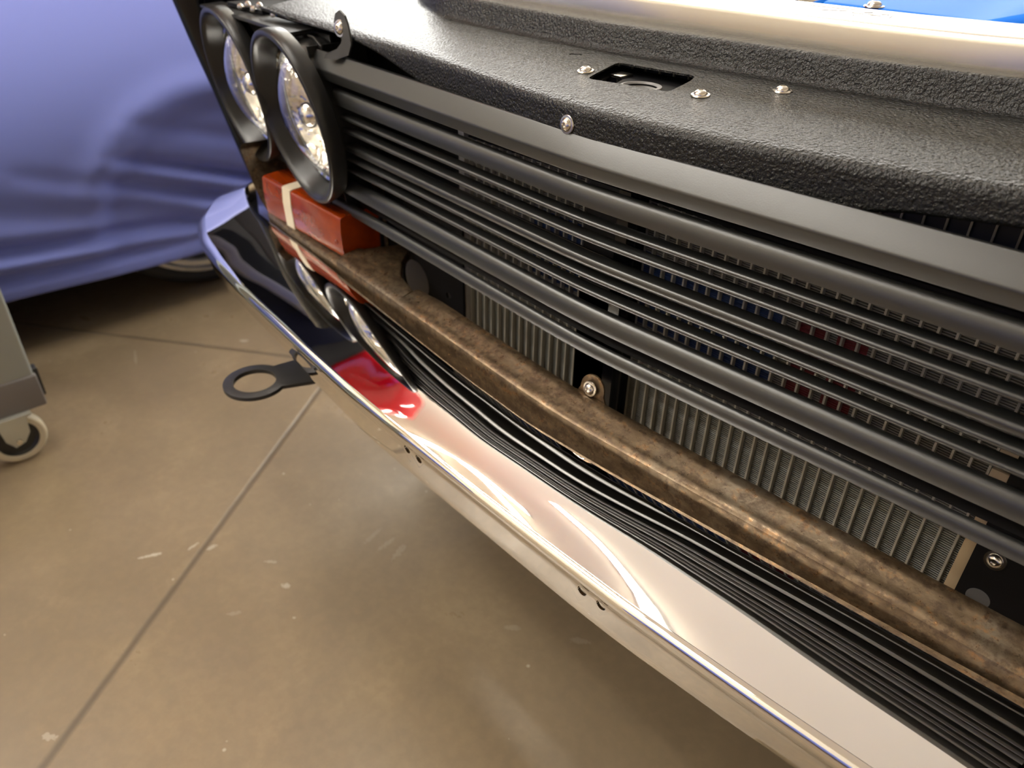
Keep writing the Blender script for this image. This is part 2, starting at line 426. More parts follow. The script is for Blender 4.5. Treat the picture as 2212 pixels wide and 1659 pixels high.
# left: flat deepened shelf with neck, then strip under the lamp
def shelf_back(x): return interp([(-.845, .500), (-.838, .520), (-.825, .548), (-.80, .545), (-.775, .515), (-.745, .492), (-.70, .480)], x)
rg = []
for x in frange(-.850, -.699, 24):
    yf = yb(x); b = shelf_back(x)
    prof = [(b, .512), (b - .002, .5195), (b - .006, .5200), ((b + yf) / 2, .5190), (yf + .004, .5170), (yf - .003, .5150), (yf - .006, .5125), (yf - .0068, .508), (yf - .006, .49), (yf - .005, .462), (yf - .003, .43)]
    o = [Vector((x, y, z)) for y, z in prof]; rg.append(o + [p + Vector((0, .0014, -.001)) for p in o][::-1])
mb.loft(rg)
rg = []
for x in frange(-1.075, -.850, 20):
    yf = yb(x) ; u = (x + .85) / -.265
    top = .509 + .003 * u; yf2 = yf + .012 * max(0, u - .6)
    prof = [(yf2 + .03, top - .001), (yf2 + .004, top), (yf2 - .003, top - .001), (yf2 - .006, top - .004), (yf2 - .006, .49), (yf2 - .004, .45)]
    o = [Vector((x, y, z)) for y, z in prof]; rg.append(o + [p + Vector((0, .0014, -.001)) for p in o][::-1])
mb.loft(rg)
# upright plate behind the amber lamp and its end cheek
def onY(px, py, Y):
    dd = P(px, py, .2) - Vector((0, 0, .94)); return Vector((0, 0, .94)) + dd * (Y / dd.y)
fl = [onY(a, b, .478) for a, b in ((600, 478), (582, 462), (562, 430), (545, 392), (530, 352), (519, 322), (521, 312), (527, 309))]
bl = [Vector((p.x + .004, .537, p.z)) for p in fl]
mb.add(fl + bl, [(i, i + 1, i + 9, i + 8) for i in range(7)])
mb.add([v + Vector((.0015, 0, 0)) for v in fl + bl], [(i, i + 1, i + 9, i + 8) for i in range(7)])
mb.prism([tuple(v) for v in bl[:]] + [(-1.06, .537, .628), (-.84, .537, .628), (-.84, .537, .505)], (0, .0015, 0))
# the ear with a hole behind the shelf
ear = []
for px, pz in ((-.855, .515), (-.850, .550), (-.840, .575), (-.825, .590), (-.812, .575), (-.806, .545), (-.800, .515)):
    ear.append((px, .553, pz))
mb.prism(ear, (0, .0015, 0))
# bolt tab
tabp = [(-.425, 0), (-.417, .003), (-.4135, .010)] + [(-.399 + .0145 * math.cos(a), .0125 + .0145 * math.sin(a)) for a in frange(math.pi * .97, .05 * math.pi, 12)] + [(-.3845, .010), (-.381, .004), (-.370, 0)]
mb.loft([[Vector((x, yb(x) + .0275 + z * .15, .5185 + z)) for x, z in tabp], [Vector((x, yb(x) + .0292 + z * .15, .5185 + z)) for x, z in tabp]])
val = mb.build('lower_valance', RUST, CAR, 40); val['label'] = 'bare steel lower panel with brown surface rust'

# --- screws
def bolt(name, c, axis, s=1.0, m=STEEL, parent=None):
    axis = Vector(axis).normalized(); c = Vector(c)
    mb = MB()
    mb.lathe(c, axis, [(0, 0), (.0078 * s, 0), (.0080 * s, .0006 * s), (.0076 * s, .0013 * s), (.0060 * s, .0014 * s)], 32)
    prof = [(.0058 * s, .0013 * s)] + [(.0056 * s * math.cos(a), .0014 * s + .0036 * s * math.sin(a)) for a in frange(0, math.radians(62), 8)] + [(.0021 * s, .0046 * s), (.0020 * s, .0030 * s), (0, .0028 * s)]
    mb.lathe(c, axis, prof, 32)
    o = mb.build(name, m, parent or CAR, 30); return o
# --- header panel in wrinkle black
yf_t = smooth_tab([(-1.10, .500), (-1.03, .494), (-.86, .486), (-.667, .476), (-.56, .464), (-.474, .4535), (-.41, .4505), (-.34, .4535), (-.27, .463), (-.2, .4755), (-.11, .487), (0, .497), (.2, .51), (.35, .52)], 150, .03)
zt_t = [(-1.1, .801), (-.5, .8000), (-.3, .8000), (-.2, .8025), (-.11, .807), (0, .81), (.35, .813)]
zl_t = smooth_tab([(-1.10, .796), (-1.03, .794), (-.92, .789), (-.856, .789), (-.795, .787), (-.74, .781), (-.686, .770), (-.63, .760), (-.5, .75), (-.3, .75), (-.23, .758), (-.174, .7725), (-.107, .780), (0, .785), (.35, .79)], 120, .02)
yr_t = smooth_tab([(x * .943, y * .943) for x, y in ((-1.17, .90), (-1.0, .76), (-.943, .685), (-.88, .646), (-.82, .620), (-.7, .617), (-.55, .618), (-.46, .629), (-.33, .642), (-.17, .652), (0, .66), (.37, .66))], 120, .03)
rg = []
for x in frange(-1.03, .30, 133):
    yf, zt, zl, yr = interp(yf_t, x), interp(zt_t, x), interp(zl_t, x), interp(yr_t, x)
    raw = [(yf + .004, zl), (yf, zl + .002), (yf + .0015, zt - .009), (yf + .010, zt - .0050), (yf + .055, zt + .0020), (yr - .004, zt + .0078), (yr + .004, zt + .0300), (yr + .045, zt + .0308)]
    rr = [.001, .003, .006, .007, .02, .006, .005, .0]
    pr = fillet(raw, rr, 4, closed=False)
    o = [Vector((x, y, z)) for y, z in pr]
    i_ = []
    for i, p in enumerate(pr):
        a = Vector(pr[max(i - 1, 0)]); b = Vector(pr[min(i + 1, len(pr) - 1)]); d = (b - a).normalized()
        i_.append(Vector((x, p[0] + d.y * .0016, p[1] - d.x * .0016)))
    rg.append(o + i_[::-1])
header = MB().loft(rg).build('header_panel', WRINKLE, CAR, 50)
header['label'] = 'pressed header panel in black wrinkle coating'
HB = .8005
sl = [P(1268, 172, .80), P(1334, 149, .80), P(1501, 180, .80), P(1488, 189, .80), P(1444, 205, .80)]
sl2 = fillet([(p.x, p.y) for p in sl], .006, 4)
ck = MB().prism([(x, y, .77) for x, y in sl2], (0, 0, .06))
s1, s2 = P(1230, 111, .8075), P(1257, 113, .8075); dv = (s2 - s1).normalized(); nv = Vector((-dv.y, dv.x, 0)) * .0015
ck.prism([tuple(s1 - nv + Vector((0, 0, -.015))), tuple(s2 - nv + Vector((0, 0, -.015))), tuple(s2 + nv + Vector((0, 0, -.015))), tuple(s1 + nv + Vector((0, 0, -.015)))], (0, 0, .022))
cut(header, ck)
from mathutils.bvhtree import BVHTree
hb = bmesh.new(); hb.from_mesh(header.data); bmesh.ops.triangulate(hb, faces=hb.faces); HT = BVHTree.FromBMesh(hb)
def on_header(px, py):
    o_ = Vector((0, 0, .94)) + header.location * -1; o_ = Vector((0, 0, .94)) - (CAR.location + header.location)
    loc, nn, i_, d_ = HT.ray_cast(o_, (M3 @ Vector((px - 1106.0, -(py - 829.5), -F_PX))).normalized())
    return loc + CAR.location + header.location, (nn if nn.z > 0 else -nn)
for (px, py) in ((1265, 154), (1513, 206), (1690, 197)):
    q, nn = on_header(px, py); bolt('screw', q - nn * .0002, nn, .95)
bolt('screw', (-.432, .4525, .7770), (-.05, -1, .05), .95)
# latch under the slot
mb = MB()
pl = [P(1262, 178, .7965), P(1322, 140, .7965), P(1535, 180, .7965), P(1450, 225, .7965)]
mb.prism([(p.x, p.y, .795) for p in pl], (0, 0, .0012))
latch = mb.build('hood_latch_plate', FLATBLACK, CAR, 30, .0003)
ck = MB(); h4 = [P(1289, 178, .7965), P(1318, 164, .7965), P(1345, 171, .7965), P(1318, 186, .7965)]
ck.prism([(p.x, p.y, .785) for p in h4], (0, 0, .02)); rc = P(1384, 188, .7965)
ck.lathe((rc.x, rc.y, .785), (0, 0, 1), [(0, 0), (.0135, 0), (.0135, .02), (0, .02)], 40); cut(latch, ck)
MB().lathe((rc.x, rc.y, .7965), (0, 0, 1), [(.0130, -.004), (.0138, -.001), (.0150, .0014), (.0175, .0010), (.0180, -.001), (.0145, -.0030)], 48, True).build('latch_collar', GREYCOAT, latch, 40)
q = P(1341, 162, .7975)
MB().box((q.x - .007, q.y - .008, .7962), (q.x + .007, q.y + .009, .7985)).build('latch_plate_tab', STEEL, latch, 30, .0005)

# --- grille
GR = empty('grille', (0, 0, 0), None, None); GR.parent = CAR; GR.location = -CAR.location
del_keys = [k for k in ('label', 'category') if k in GR]
def gbar(name, prof, x0, x1=.03, m=SATIN): return gsweep(MB(), prof, x0, x1, 70).build(name, m, GR, 40)
gbar('upper_moulding', fillet([(.030, .7660), (.0125, .7705), (.0090, .7730), (-.0015, .7575), (-.0035, .7545), (-.0015, .7430), (.030, .7430)],
                              [.001, .002, .003, .0012, .004, .001, .001], 5), -.903)
def arcbar(zt, zb, dep, bulge=.35):
    # top edge sits back, face turns from up to forward
    h = zt - zb; pts = []
    for a in frange(90, -8, 12):
        ar = math.radians(a); pts.append((dep * .5 * (1 - math.cos(ar)), zb + .0012 + (h * 1.0) * math.sin(max(ar, 0)) + (0 if a >= 0 else -.0008)))
    pts += [(.004, zb - .0004), (dep, zb + .0002), (dep, zt - .004)]
    return pts
gbar('broad_bar', arcbar(.7330, .7166, .018), -.868)
gbar('broad_bar', arcbar(.6175, .5998, .019), -.868)
gbar('lower_lip', arcbar(.5805, .5685, .014), -.905)
for zt, zb, x0, dp in ((.7060, .7006, -.861, .014), (.6904, .6845, -.859, .014), (.6703, .6607, -.857, .016), (.6543, .6485, -.857, .014), (.6392, .6333, -.860, .014)):
    zm = (zt + zb) / 2; hh = (zt - zb) / 2
    pr = [(.0035 * (1 - math.cos(a)), zm + hh * math.sin(a)) for a in frange(math.radians(88), math.radians(-88), 9)]
    pr += [(dp, zb + hh * .5), (dp, zt - hh * .3)]
    gbar('slim_bar', pr, x0)
for z in (.6690, .6498, .6280, .6110):
    mb = MB()
    for k in (0, 1):
        gsweep(mb, [(.044, z + .0016 * k), (.046, z + .0016 * k), (.046, z + .0016 * k + .0007), (.044, z + .0016 * k + .0007)], -.86, .03, 40)
    mb.build('rear_louvre_edge', SATIN, GR, 30)
gbar('backing_strip', [(.024, .572), (.024, .604), (.026, .604), (.026, .572)], -.866, .03, FLATBLACK)
gbar('backing_strip', [(.030, .728), (.030, .750), (.032, .750), (.032, .728)], -.866, .03, FLATBLACK)
# end wall of the grille opening beside the lamps
mb = MB(); mb.prism([tuple(gpt(-.868, dy, z)) for dy, z in ((-.002, .776), (.0, .745), (.004, .60), (.006, .566), (.075, .566), (.075, .776))], (-.003, 0, 0))
mb.build('grille_end_wall', BEZEL, GR, 30)
MB().tube([gpt(-.355, .03, .738), gpt(-.355, .03, .76)], .004, 12).build('grille_stud', FLATBLACK, GR, 30)

# --- headlight bezel and lamps
def axis_of(yaw, pit): return Vector((math.sin(yaw) * math.cos(pit), -math.cos(yaw) * math.cos(pit), math.sin(pit)))
AX = axis_of(-.12, -.16)
c_near = Vector((-.918, .4575, .680)); c_far = Vector((-1.122, .480, .681))
BZ = MB()
plate = [tuple(gpt(x, .012, z)) for x, z in ((-1.235, .780), (-1.20, .786), (-.880, .784), (-.862, .776), (-.862, .60), (-.90, .585), (-1.19, .580), (-1.225, .60))]
BZ.prism(plate, (0, .004, 0))
bz = BZ.build('headlight_bezel', BEZEL, CAR, 30, .0008)
bz['label'] = 'satin black double headlight bezel'
rb = MB()
for z in (.752, .738, .7245, .711, .697, .683, .669):
    rb.loft([[gpt(x, dy, zz) for dy, zz in ((.005, z), (.012, z), (.012, z + .009), (.007, z + .0085))] for x in frange(-1.16, -.875, 20)])
ribs = rb.build('bezel_ribs', BEZEL, bz, 30)
ck = MB()
for c0 in (c_near, c_far): ck.lathe(c0 + AX * .05, -AX, [(0, 0), (.098, 0), (.098, .12), (0, .12)], 64)
cut(bz, ck)
ck = MB()
for c0 in (c_near, c_far): ck.lathe(c0 + AX * .05, -AX, [(0, 0), (.098, 0), (.098, .12), (0, .12)], 64)
cut(ribs, ck)
rg = []
for x in frange(-1.20, -.905, 24):
    rg.append([gpt(x, dy, z) for dy, z in fillet([(-.004, .782), (-.004, .7865), (.030, .7885), (.030, .7855), (.004, .7835), (.002, .782)], .0012, 3)])
MB().loft(rg).build('bezel_top_flange', BEZEL, bz, 40)
MB().loft([[gpt(x, dy + k * .002, z) for dy, z in ((.012, .784), (.012, .768), (.009, .766), (.009, .784))] for k, x in enumerate(frange(-1.19, -.876, 12))]).build('bezel_upper_panel', BEZEL, bz, 40)
for c0 in (c_near, c_far):
    pr = fillet([(.1060, .022), (.1085, .008), (.1075, .000), (.1015, -.001), (.0975, .004), (.089, .026), (.088, .060), (.0895, .060), (.0905, .026)], [.001, .004, .002, .002, .004, .002, 0, 0, .002], 4)
    MB().lathe(c0, -AX, pr, 96, True).build('bezel_ring', BEZEL, bz, 40)
for k, c0 in enumerate((c_near, c_far)):
    H = empty('headlight', (0, 0, 0), None, None); H.parent = CAR; H.location = -CAR.location
    lc = c0 - AX * .026
    # glass dome, closed shell
    Rl = .0815; hgt = .030; Rs = (Rl * Rl + hgt * hgt) / (2 * hgt)
    outer = []
    for i in range(15):
        r = Rl * i / 14; outer.append((r, math.sqrt(Rs * Rs - r * r) - (Rs - hgt)))
    inner = [(max(0, r - .001), tt - .003) for r, tt in outer][::-1]
    MB().lathe(lc, AX, outer + inner, 64).build('lens', GLASS, H, 60)
    MB().lathe(lc, AX, [(.0815, -.001), (.0855, .001), (.0865, -.003), (.085, -.012), (.0815, -.012)], 64, True).build('retaining_ring', CHROME, H, 40)
    MB().lathe(lc, AX, [(.0805 * math.sqrt(i / 20), -.055 + .052 * i / 20) for i in range(1, 21)][::-1] + [(.012, -.054), (0, -.054)], 64).build('reflector', BULB, H, 60)
    MB().lathe(lc, AX, [(0, .012), (.009, .010), (.0155, .004), (.0180, -.006), (.0165, -.034), (.010, -.040), (.010, -.053)], 32).build('bulb_shield', CAPM, H, 50)
    mb = MB()
    for a in (.6, 2.7, 4.8):
        d = (AX.orthogonal().normalized()); d.rotate(Matrix.Rotation(a, 3, AX)); mb.tube([lc + d * .012 - AX * .03, lc + d * .055 - AX * .036], .0022, 8)
    mb.build('shield_legs', CAPM, H, 40)
# --- black fender edge outside the lamps
fv = []
fen = []
for (px, py, X) in ((330, -90, -1.262), (370, 0, -1.262), (410, 92, -1.262), (460, 200, -1.262), (503, 300, -1.262), (545, 395, -1.262), (556, 420, -1.262)):
    dd = P(px, py, .3) - Vector((0, 0, .94)); q = Vector((0, 0, .94)) + dd * (X / dd.x); x, y, z = q
    fen.append([Vector((x + .035, y + .10, z)), Vector((x + .030, y + .03, z)), Vector((x + .018, y + .007, z)), Vector((x + .004, y, z)), Vector((x - .008, y + .004, z)), Vector((x - .016, y + .05, z)), Vector((x - .02, y + .7, z)), Vector((x + .03, y + .7, z))])
MB().loft(fen).build('front_fender', GLOSSBLACK, CAR, 50)['label'] = 'gloss black edge of the left fender'
# inner dark panels behind the lamps
mb = MB(); mb.box((-1.14, .57, .50), (-.70, .575, .79)); mb.box((-1.145, .50, .785), (-1.04, .60, .79)); mb.build('lamp_backing_panel', FLATBLACK, CAR, 0)
# --- amber turn lamp
TL = empty('turn_signal', (0, 0, 0), None, None); TL.parent = CAR; TL.location = -CAR.location
def ly(x): return .4755 - .004 * (x + .96)
prof_t = [(.000, .5125), (-.0015, .545), (.0, .5660), (.005, .5680), (.060, .5710), (.060, .5125)]
rg = [[Vector((x, ly(x) + dy, z)) for dy, z in fillet(prof_t, [.0, .0, .004, .003, .001, .001], 3)] for x in frange(-1.070, -.852, 16)]
MB().loft(rg).build('lens', AMBER, TL, 40, 0)['label'] = 'translucent amber plastic lens'
MB().loft([[Vector((x, ly(x) + dy, z)) for dy, z in ((-.0008, .505), (-.0025, .545), (-.0008, .5675), (.0045, .5690), (.060, .5722), (.060, .505))] for x in (-1.008, -.985)]).build('masking_tape', TAPE, TL, 0)['label'] = 'strip of cream masking tape'
MB().box((-.8525, .533, .508), (-.848, .545, .572)).build('lamp_gasket', FLATBLACK, TL, 0)
MB().lathe((-.866, .4735, .5300), (0, -1, 0), [(.0032, -.002), (.0032, .0002), (.0020, -.0002), (.0, -.0018)], 20).build('screw_hole', mat('dark amber hole', (.16, .02, .003), .3), TL, 30)
# --- radiator and condenser core behind the grille
CD = empty('condenser', (0, 0, 0), None, None); CD.parent = CAR; CD.location = -CAR.location
MB().box((-.690, .565, .40), (-.080, .590, .692)).build('fin_core', CORE, CD, 0)
mb = MB()
for k in range(47):
    x = -.688 + k * .0131; mb.box((x - .0009, .5595, .40), (x + .0009, .566, .692))
mb.build('core_tubes', TUBEM, CD, 0)
MB().box((-.700, .560, .692), (-.070, .592, .712)).build('top_rail', FLATBLACK, CD, 30, .001)
mb = MB(); mb.box((-.700, .553, .40), (-.6895, .592, .78)); mb.build('side_tank', GREYCOAT, CD, 30, .001)
MB().box((-.080, .556, .40), (-.071, .592, .56)).build('foam_strip', CREAMWOOD, CD, 30, .001)
for z in (.598, .624, .5785):
    MB().box((-.083, .552, z), (-.071, .562, z + .010)).build('foam_strip', mat('pale tank edge', (.55, .44, .33), .5), CD, 30, .0006)
# --- black radiator support: baffles, latch brace
baf = MB().box((-1.0, .548, .30), (-.690, .551, .60)).build('left_baffle', FLATBLACK, CAR, 0)
ck = MB(); ck.lathe((-.793, .50, .478), (0, 1, 0), [(0, 0), (.029, 0), (.029, .1), (0, .1)], 40); ck.lathe((-.7215, .50, .482), (0, 1, 0), [(0, 0), (.0045, 0), (.0045, .1), (0, .1)], 20); cut(baf, ck)
MB().box((-1.10, .62, .30), (-.70, .625, .60)).build('inner_support_panel', mat('light grey primer', (.55, .55, .56), .5), CAR, 0)
bafr = MB().box((-.071, .553, .30), (.30, .556, .78)).build('right_baffle', FLATBLACK, CAR, 0)
MB().lathe((-.0545, .5535, .4735), (0, -1, 0), [(0, .0008), (.0088, .0008), (.0092, 0)], 32).build('baffle_plug', mat('grey plug', (.10, .10, .105), .5), bafr, 30)
bolt('screw', (-.0555, .5525, .5150), (0, -1, .2), 1.0)
MB().loft([[Vector((x, .532 + .03 * (z > .6) * (z - .6), z)) for x in (-.478, -.462, -.4375, -.4375, -.478)] + [Vector((-.478, .536, z))] for z in (.40, .50, .60, .70, .79)]).build('latch_brace', TOWBLACK, CAR, 0)
MB().box((-.4375, .532, .40), (-.424, .560, .78)).build('brace_side_flange', GLOSSBLACK, CAR, 0)
bolt('screw', (-.3995, yb(-.3995) + .0270, .5325), (0, -1, .12), 1.0)
# --- bracket at the left end of the grille with its screw
br = []
for (x, z, dy) in ((-.826, .803, .0), (-.8215, .812, 0), (-.812, .8165, 0), (-.802, .812, 0), (-.7965, .802, 0), (-.7905, .785, -.002), (-.7915, .774, -.006), (-.8045, .7685, -.014), (-.828, .7665, -.016), (-.826, .7715, -.014), (-.8145, .7775, -.006), (-.8115, .785, 0), (-.8165, .793, 0)):
    br.append(Vector((x, .4800 + dy, z)))
MB().loft([br, [p + Vector((0, .0022, 0)) for p in br]]).build('grille_bracket', TOWBLACK, CAR, 30)
bolt('screw', (-.8110, .4790, .7985), (.15, -1, .1), 1.15)
# electrical connector and little fasteners in the gap
cn = MB().box((-.990, .515, .756), (-.922, .550, .784)).build('wiring_connector', FLATBLACK, CAR, 30, .002)
MB().box((-.9450, .5130, .762), (-.9270, .5155, .778)).build('connector_socket', PLASTIC2, cn, 30, .0005)
for x, y, z in ((-.930, .512, .7700), (-.962, .512, .7720)): MB().lathe((x - .004, y, z), (0, -1, 0), [(0, .002), (.0028, .001), (.0035, -.001), (.0035, -.004)], 16).build('connector_pin', STEEL, cn, 30)
for x, y, z in ((-1.092, .495, .790), (-1.075, .498, .7945), (-1.060, .498, .7900), (-1.045, .500, .7960), (-1.002, .497, .7900)):
    MB().lathe((x, y, z - .002), (.1, -.4, 1), [(0, .006), (.0025, .0052), (.004, .003), (.0042, 0)], 14).build('small_fastener', STEEL, CAR, 30)
MB().tube([(-1.09, .498, .789), (-1.07, .497, .793), (-1.055, .499, .792), (-1.045, .50, .796)], .0012, 6).build('wire_clip', STEEL, CAR, 30)
# bumper end screw seen beside the lamp reflection
# --- tow ring
tr = []
tc = P(550, 822, .382); ro, ri = .0405, .0275
arm_dir = Vector((.30, .95, 0)).normalized()
arm_dir = (P(684, 792, .382) - tc).normalized(); sd = Vector((-arm_dir.y, arm_dir.x, 0))
a0 = math.radians(42); pts = []
for a in frange(a0, 2 * math.pi - a0, 56): pts.append(tc + arm_dir * (ro * math.cos(a)) + sd * (ro * math.sin(a)))
tow_end = [tc + arm_dir * .065 - sd * .032, tc + arm_dir * .26 - sd * .034, tc + arm_dir * .26 + sd * .034, tc + arm_dir * .065 + sd * .032]
tow = MB().prism(pts + tow_end, (0, 0, -.006)).build('tow_ring', TOWBLACK, CAR, 30, .0008)
tow['label'] = 'flat black steel tow ring'
ck = MB(); ck.lathe(tc + Vector((0, 0, -.05)), (0, 0, 1), [(0, 0), (ri, 0), (ri, .1), (0, .1)], 64); cut(tow, ck)
# --- aluminium radiator tank, ledge and what stands behind it
rg = []
for x in frange(-.80, .30, 30):
    y0 = .952 * interp([(-.8, .640), (-.55, .646), (-.33, .664), (.3, .672)], x / .952); z0 = interp(zt_t, x) + .0298
    pr = fillet([(y0, z0), (y0, z0 + .0225), (y0 + .072, z0 + .0240), (y0 + .072, z0 - .03), (y0 + .004, z0 - .03)], [.0, .006, .004, 0, 0], 5)
    rg.append([Vector((x, y, z)) for y, z in pr])
tank = MB().loft(rg).build('radiator_top_tank', ALU, CAR, 30); tank['label'] = 'bare aluminium radiator tank'
mb = MB()
for a, b in (((0, 55), (230, 78)), ((230, 78), (460, 100)), ((100, 100), (390, 115)), ((440, 82), (492, 112)), ((430, 130), (550, 145)), ((560, 130), (650, 131)), ((585, 143), (655, 150)), ((620, 157), (730, 165)), ((740, 150), (820, 155)), ((860, 157), (822, 185)), ((410, 122), (450, 160))):
    p, q = [P(1750 + u[0] / 4.788, u[1] / 4.788, .8552) for u in (a, b)]
    mb.tube([p, q], .0005, 4)
mb.build('marker_scribble', mat('white marker', (.8, .8, .8), .6), tank, 0)
rc_ = MB().box((-.76, .612, .40), (.25, .65, .812)).build('radiator_core', mat('core with painted blue reflection', (.006, .012, .035), .4), CAR, 0)  # dark blue base colour paints in a blue reflection
mb = MB()
for k in range(60): mb.box((-.75 + k * .0166, .6085, .66), (-.7484 + k * .0166, .6105, .80))
mb.build('core_tubes', TUBEM, rc_, 0)
rg = []
for x in frange(-.405, .30, 24):
    up = .012 * math.exp(-((x + .235) / .012) ** 2)
    rg.append([Vector((x, y, z + up)) for y, z in fillet([(.765, .70), (.768, .846), (1.30, .905), (1.30, .70)], .006, 3)])
MB().loft(rg).build('fan_shroud', BLUE, CAR, 40)['label'] = 'bright blue painted fan shroud'
bolt('screw', P(1888, 16, .846), (0, 0, 1), 1.2)
mb = MB()
mb.tube([(-.62, .80, .80), (-.55, .83, .84), (-.47, .84, .845), (-.42, .90, .83)], .022, 16)
mb.build('radiator_hose', RUBBER, CAR, 40)
MB().tube([(-.455, .815, .835), (-.425, .83, .846), (-.41, .86, .84)], .010, 14).build('hose_fitting', CHROME, CAR, 40)
# engine bay and body mass that shade the floor
MB().box((-1.14, .98, .25), (.32, 1.02, .80)).build('front_crossmember', FLATBLACK, CAR, 0)
MB().box((-1.15, .75, .28), (-1.10, 3.2, .84)).build('inner_fender', FLATBLACK, CAR, 30, .01)
MB().box((.28, .75, .28), (.33, 3.2, .84)).build('inner_fender', BLUE, CAR, 30, .01)
MB().box((-.95, .66, .28), (.13, 3.2, .36)).build('chassis', FLATBLACK, CAR, 30, .01)
rg = []
for y, z0, z1, wd in ((1.9, .30, .95, .74), (2.1, .30, 1.0, .76), (2.7, .30, 1.42, .66), (3.6, .30, 1.45, .64), (4.3, .30, 1.1, .72), (4.7, .30, .9, .74)):
    rg.append([Vector((XC + sx * wd * ww, y, z)) for sx, ww, z in ((-1, 1.0, z0), (-1, 1.05, .6), (-1, .95, z1 - .05), (-1, .8, z1), (1, .8, z1), (1, .95, z1 - .05), (1, 1.05, .6), (1, 1.0, z0))])
MB().loft(rg).build('cabin_body', BLUE, CAR, 40)
for sx in (-.66, .66):
    tq = Vector((XC + sx, 1.35, .33))
    MB().lathe(tq, (1, 0, 0), [(.20, -.10), (.30, -.11), (.33, -.09), (.33, .09), (.30, .11), (.20, .10)], 48, True).build('tyre', RUBBER, CAR, 30)

# ------------------------------------------------------------------ covered car at the left
PC = empty('parked_car', (-2.75, .6, 0), 'low car on black wheels hidden under a blue cloth cover', 'car')
wc = Vector((-2.033, .708, .312))
ty = MB().lathe(wc, (1, 0, 0), fillet([(.268, -.10), (.305, -.09), (.312, -.05), (.312, .05), (.305, .078), (.290, .086), (.268, .080)], .006, 3), 96, True).build('tyre', RUBBER, PC, 35)
rim = MB().lathe(wc, (1, 0, 0), fillet([(.270, .060), (.272, .086), (.262, .089), (.256, .080), (.250, .080), (.244, .084), (.236, .078), (.225, .020), (.225, -.08), (.270, -.08)], .002, 2), 96, True).build('rim', RIM, PC, 40)
mb = MB()
for k in range(10):
    a = 2 * math.pi * k / 10 + .1
    d = Vector((0, math.cos(a), math.sin(a))); s2_ = Vector((0, -math.sin(a), math.cos(a)))
    mb.loft([[wc + d * r + s2_ * (w_ * sg) + Vector((xo, 0, 0)) for sg, xo in ((-1, x_), (1, x_), (1, x_ - .03), (-1, x_ - .03))] for r, w_, x_ in ((.04, .016, .045), (.14, .013, .05), (.232, .018, .03))])
mb.lathe(wc, (1, 0, 0), [(0, .06), (.05, .058), (.06, .05), (.06, 0)], 32)
mb.build('spokes', GLOSSBLACK, PC, 35)
for k in range(5):
    a = 2 * math.pi * k / 5; MB().lathe(wc + Vector((.05, .034 * math.cos(a), .034 * math.sin(a))), (1, 0, 0), [(0, .012), (.007, .010), (.008, 0)], 12).build('lug_nut', STEEL, PC, 30)
MB().lathe(wc + Vector((-.02, 0, 0)), (1, 0, 0), [(0, 0), (.22, 0), (.22, -.05), (0, -.05)], 48).build('brake_drum', FLATBLACK, PC, 30)
rg = []
for y, top in ((-1.6, .55), (-1.2, .70), (-.6, .78), (1.6, .78), (2.3, .74), (2.65, .60)):
    rg.append([Vector((-3.05 + sx * wd, y, z)) for sx, wd, z in ((-1, .9, .30), (-1, .92, .45), (-1, .72, .62), (-1, .5, top), (1, .5, top), (1, .72, .62), (1, .92, .45), (1, .9, .30))])
pb = MB().loft(rg).build('body', FLATBLACK, PC, 30)
MB().box((-3.4, -1.2, .12), (-2.10, 2.4, .32)).build('underbody', FLATBLACK, PC, 0)
wr = wc + Vector((0, -2.6 + .9, 0))
# cover: side sheet with folds, then over the top
def sm(a, b, v): v = min(1, max(0, (v - a) / (b - a))); return v * v * (3 - 2 * v)
def seg_d(y, z, a, b):
    ax, az = a; bx, bz = b; dx, dz = bx - ax, bz - az; u = max(0, min(1, ((y - ax) * dx + (z - az) * dz) / (dx * dx + dz * dz)))
    return math.hypot(y - ax - u * dx, z - az - u * dz), u, ((y - ax) * dz - (z - az) * dx)
FOLDS = [((-.9, .36), (.66, .205), .020, .014), ((-.9, .23), (.66, .168), .022, .012), ((.50, .395), (.86, .270), .016, .016), ((.56, .46), (.90, .36), .02, .006),
         ((.46, .355), (.82, .225), .018, .008), ((.10, .36), (.62, .235), .03, .006), ((-.6, .17), (.72, .130), .016, .006), ((.30, .40), (.70, .26), .02, .005)]
def cover_x(y, z):
    x = -1.862 + .012 * math.sin(y * 1.7)
    x -= 1.4 * max(0, z - .38) ** 2 + .10 * max(0, .45 - z) * sm(-.2, .5, y) * .3
    r = math.hypot((y - .74) * .92, (z - .20)); 
    x -= .030 * (1 - sm(.255, .315, r)) * sm(.10, .30, z)
    x += .010 * math.exp(-((r - .33) / .03) ** 2) * sm(.25, .4, z)
    for a, b, w_, h_ in FOLDS:
        d, u, s = seg_d(y, z, a, b); taper = .35 + .65 * u
        x -= 2.1 * h_ * math.exp(-(d / w_) ** 2) * taper
        x += h_ * 1.2 * math.exp(-((d - w_ * 1.5) / (w_ * 1.1)) ** 2) * taper * (1 if s > 0 else .3)
    return x
ys = frange(-1.8, 2.8, 300); zs = frange(0, 1, 90)
V = []; F = []
def hem(y): return .135 + .0 * y + .004 * math.sin(y * 9)
for y in ys:
    for v in zs:
        z = hem(y) + v * (.82 - hem(y)); V.append((cover_x(y, z), y, z))
    # roll over the shoulder and across the roof
    xe = cover_x(y, .82); hh = .06 + .22 * sm(-1.2, -.2, y) * (1 - sm(.6, 1.6, y))
    for k in range(1, 21):
        a = k / 20 * math.pi / 2 if k <= 10 else 0
        u = k / 20
        V.append((xe - 1.20 * u, y, .82 + hh * math.sin(math.pi * min(1, u * 1.0)) ** .6 + .0))
    for k in range(1, 9):
        V.append((xe - 1.20 - .5 * k / 8, y, .82 - .65 * k / 8))
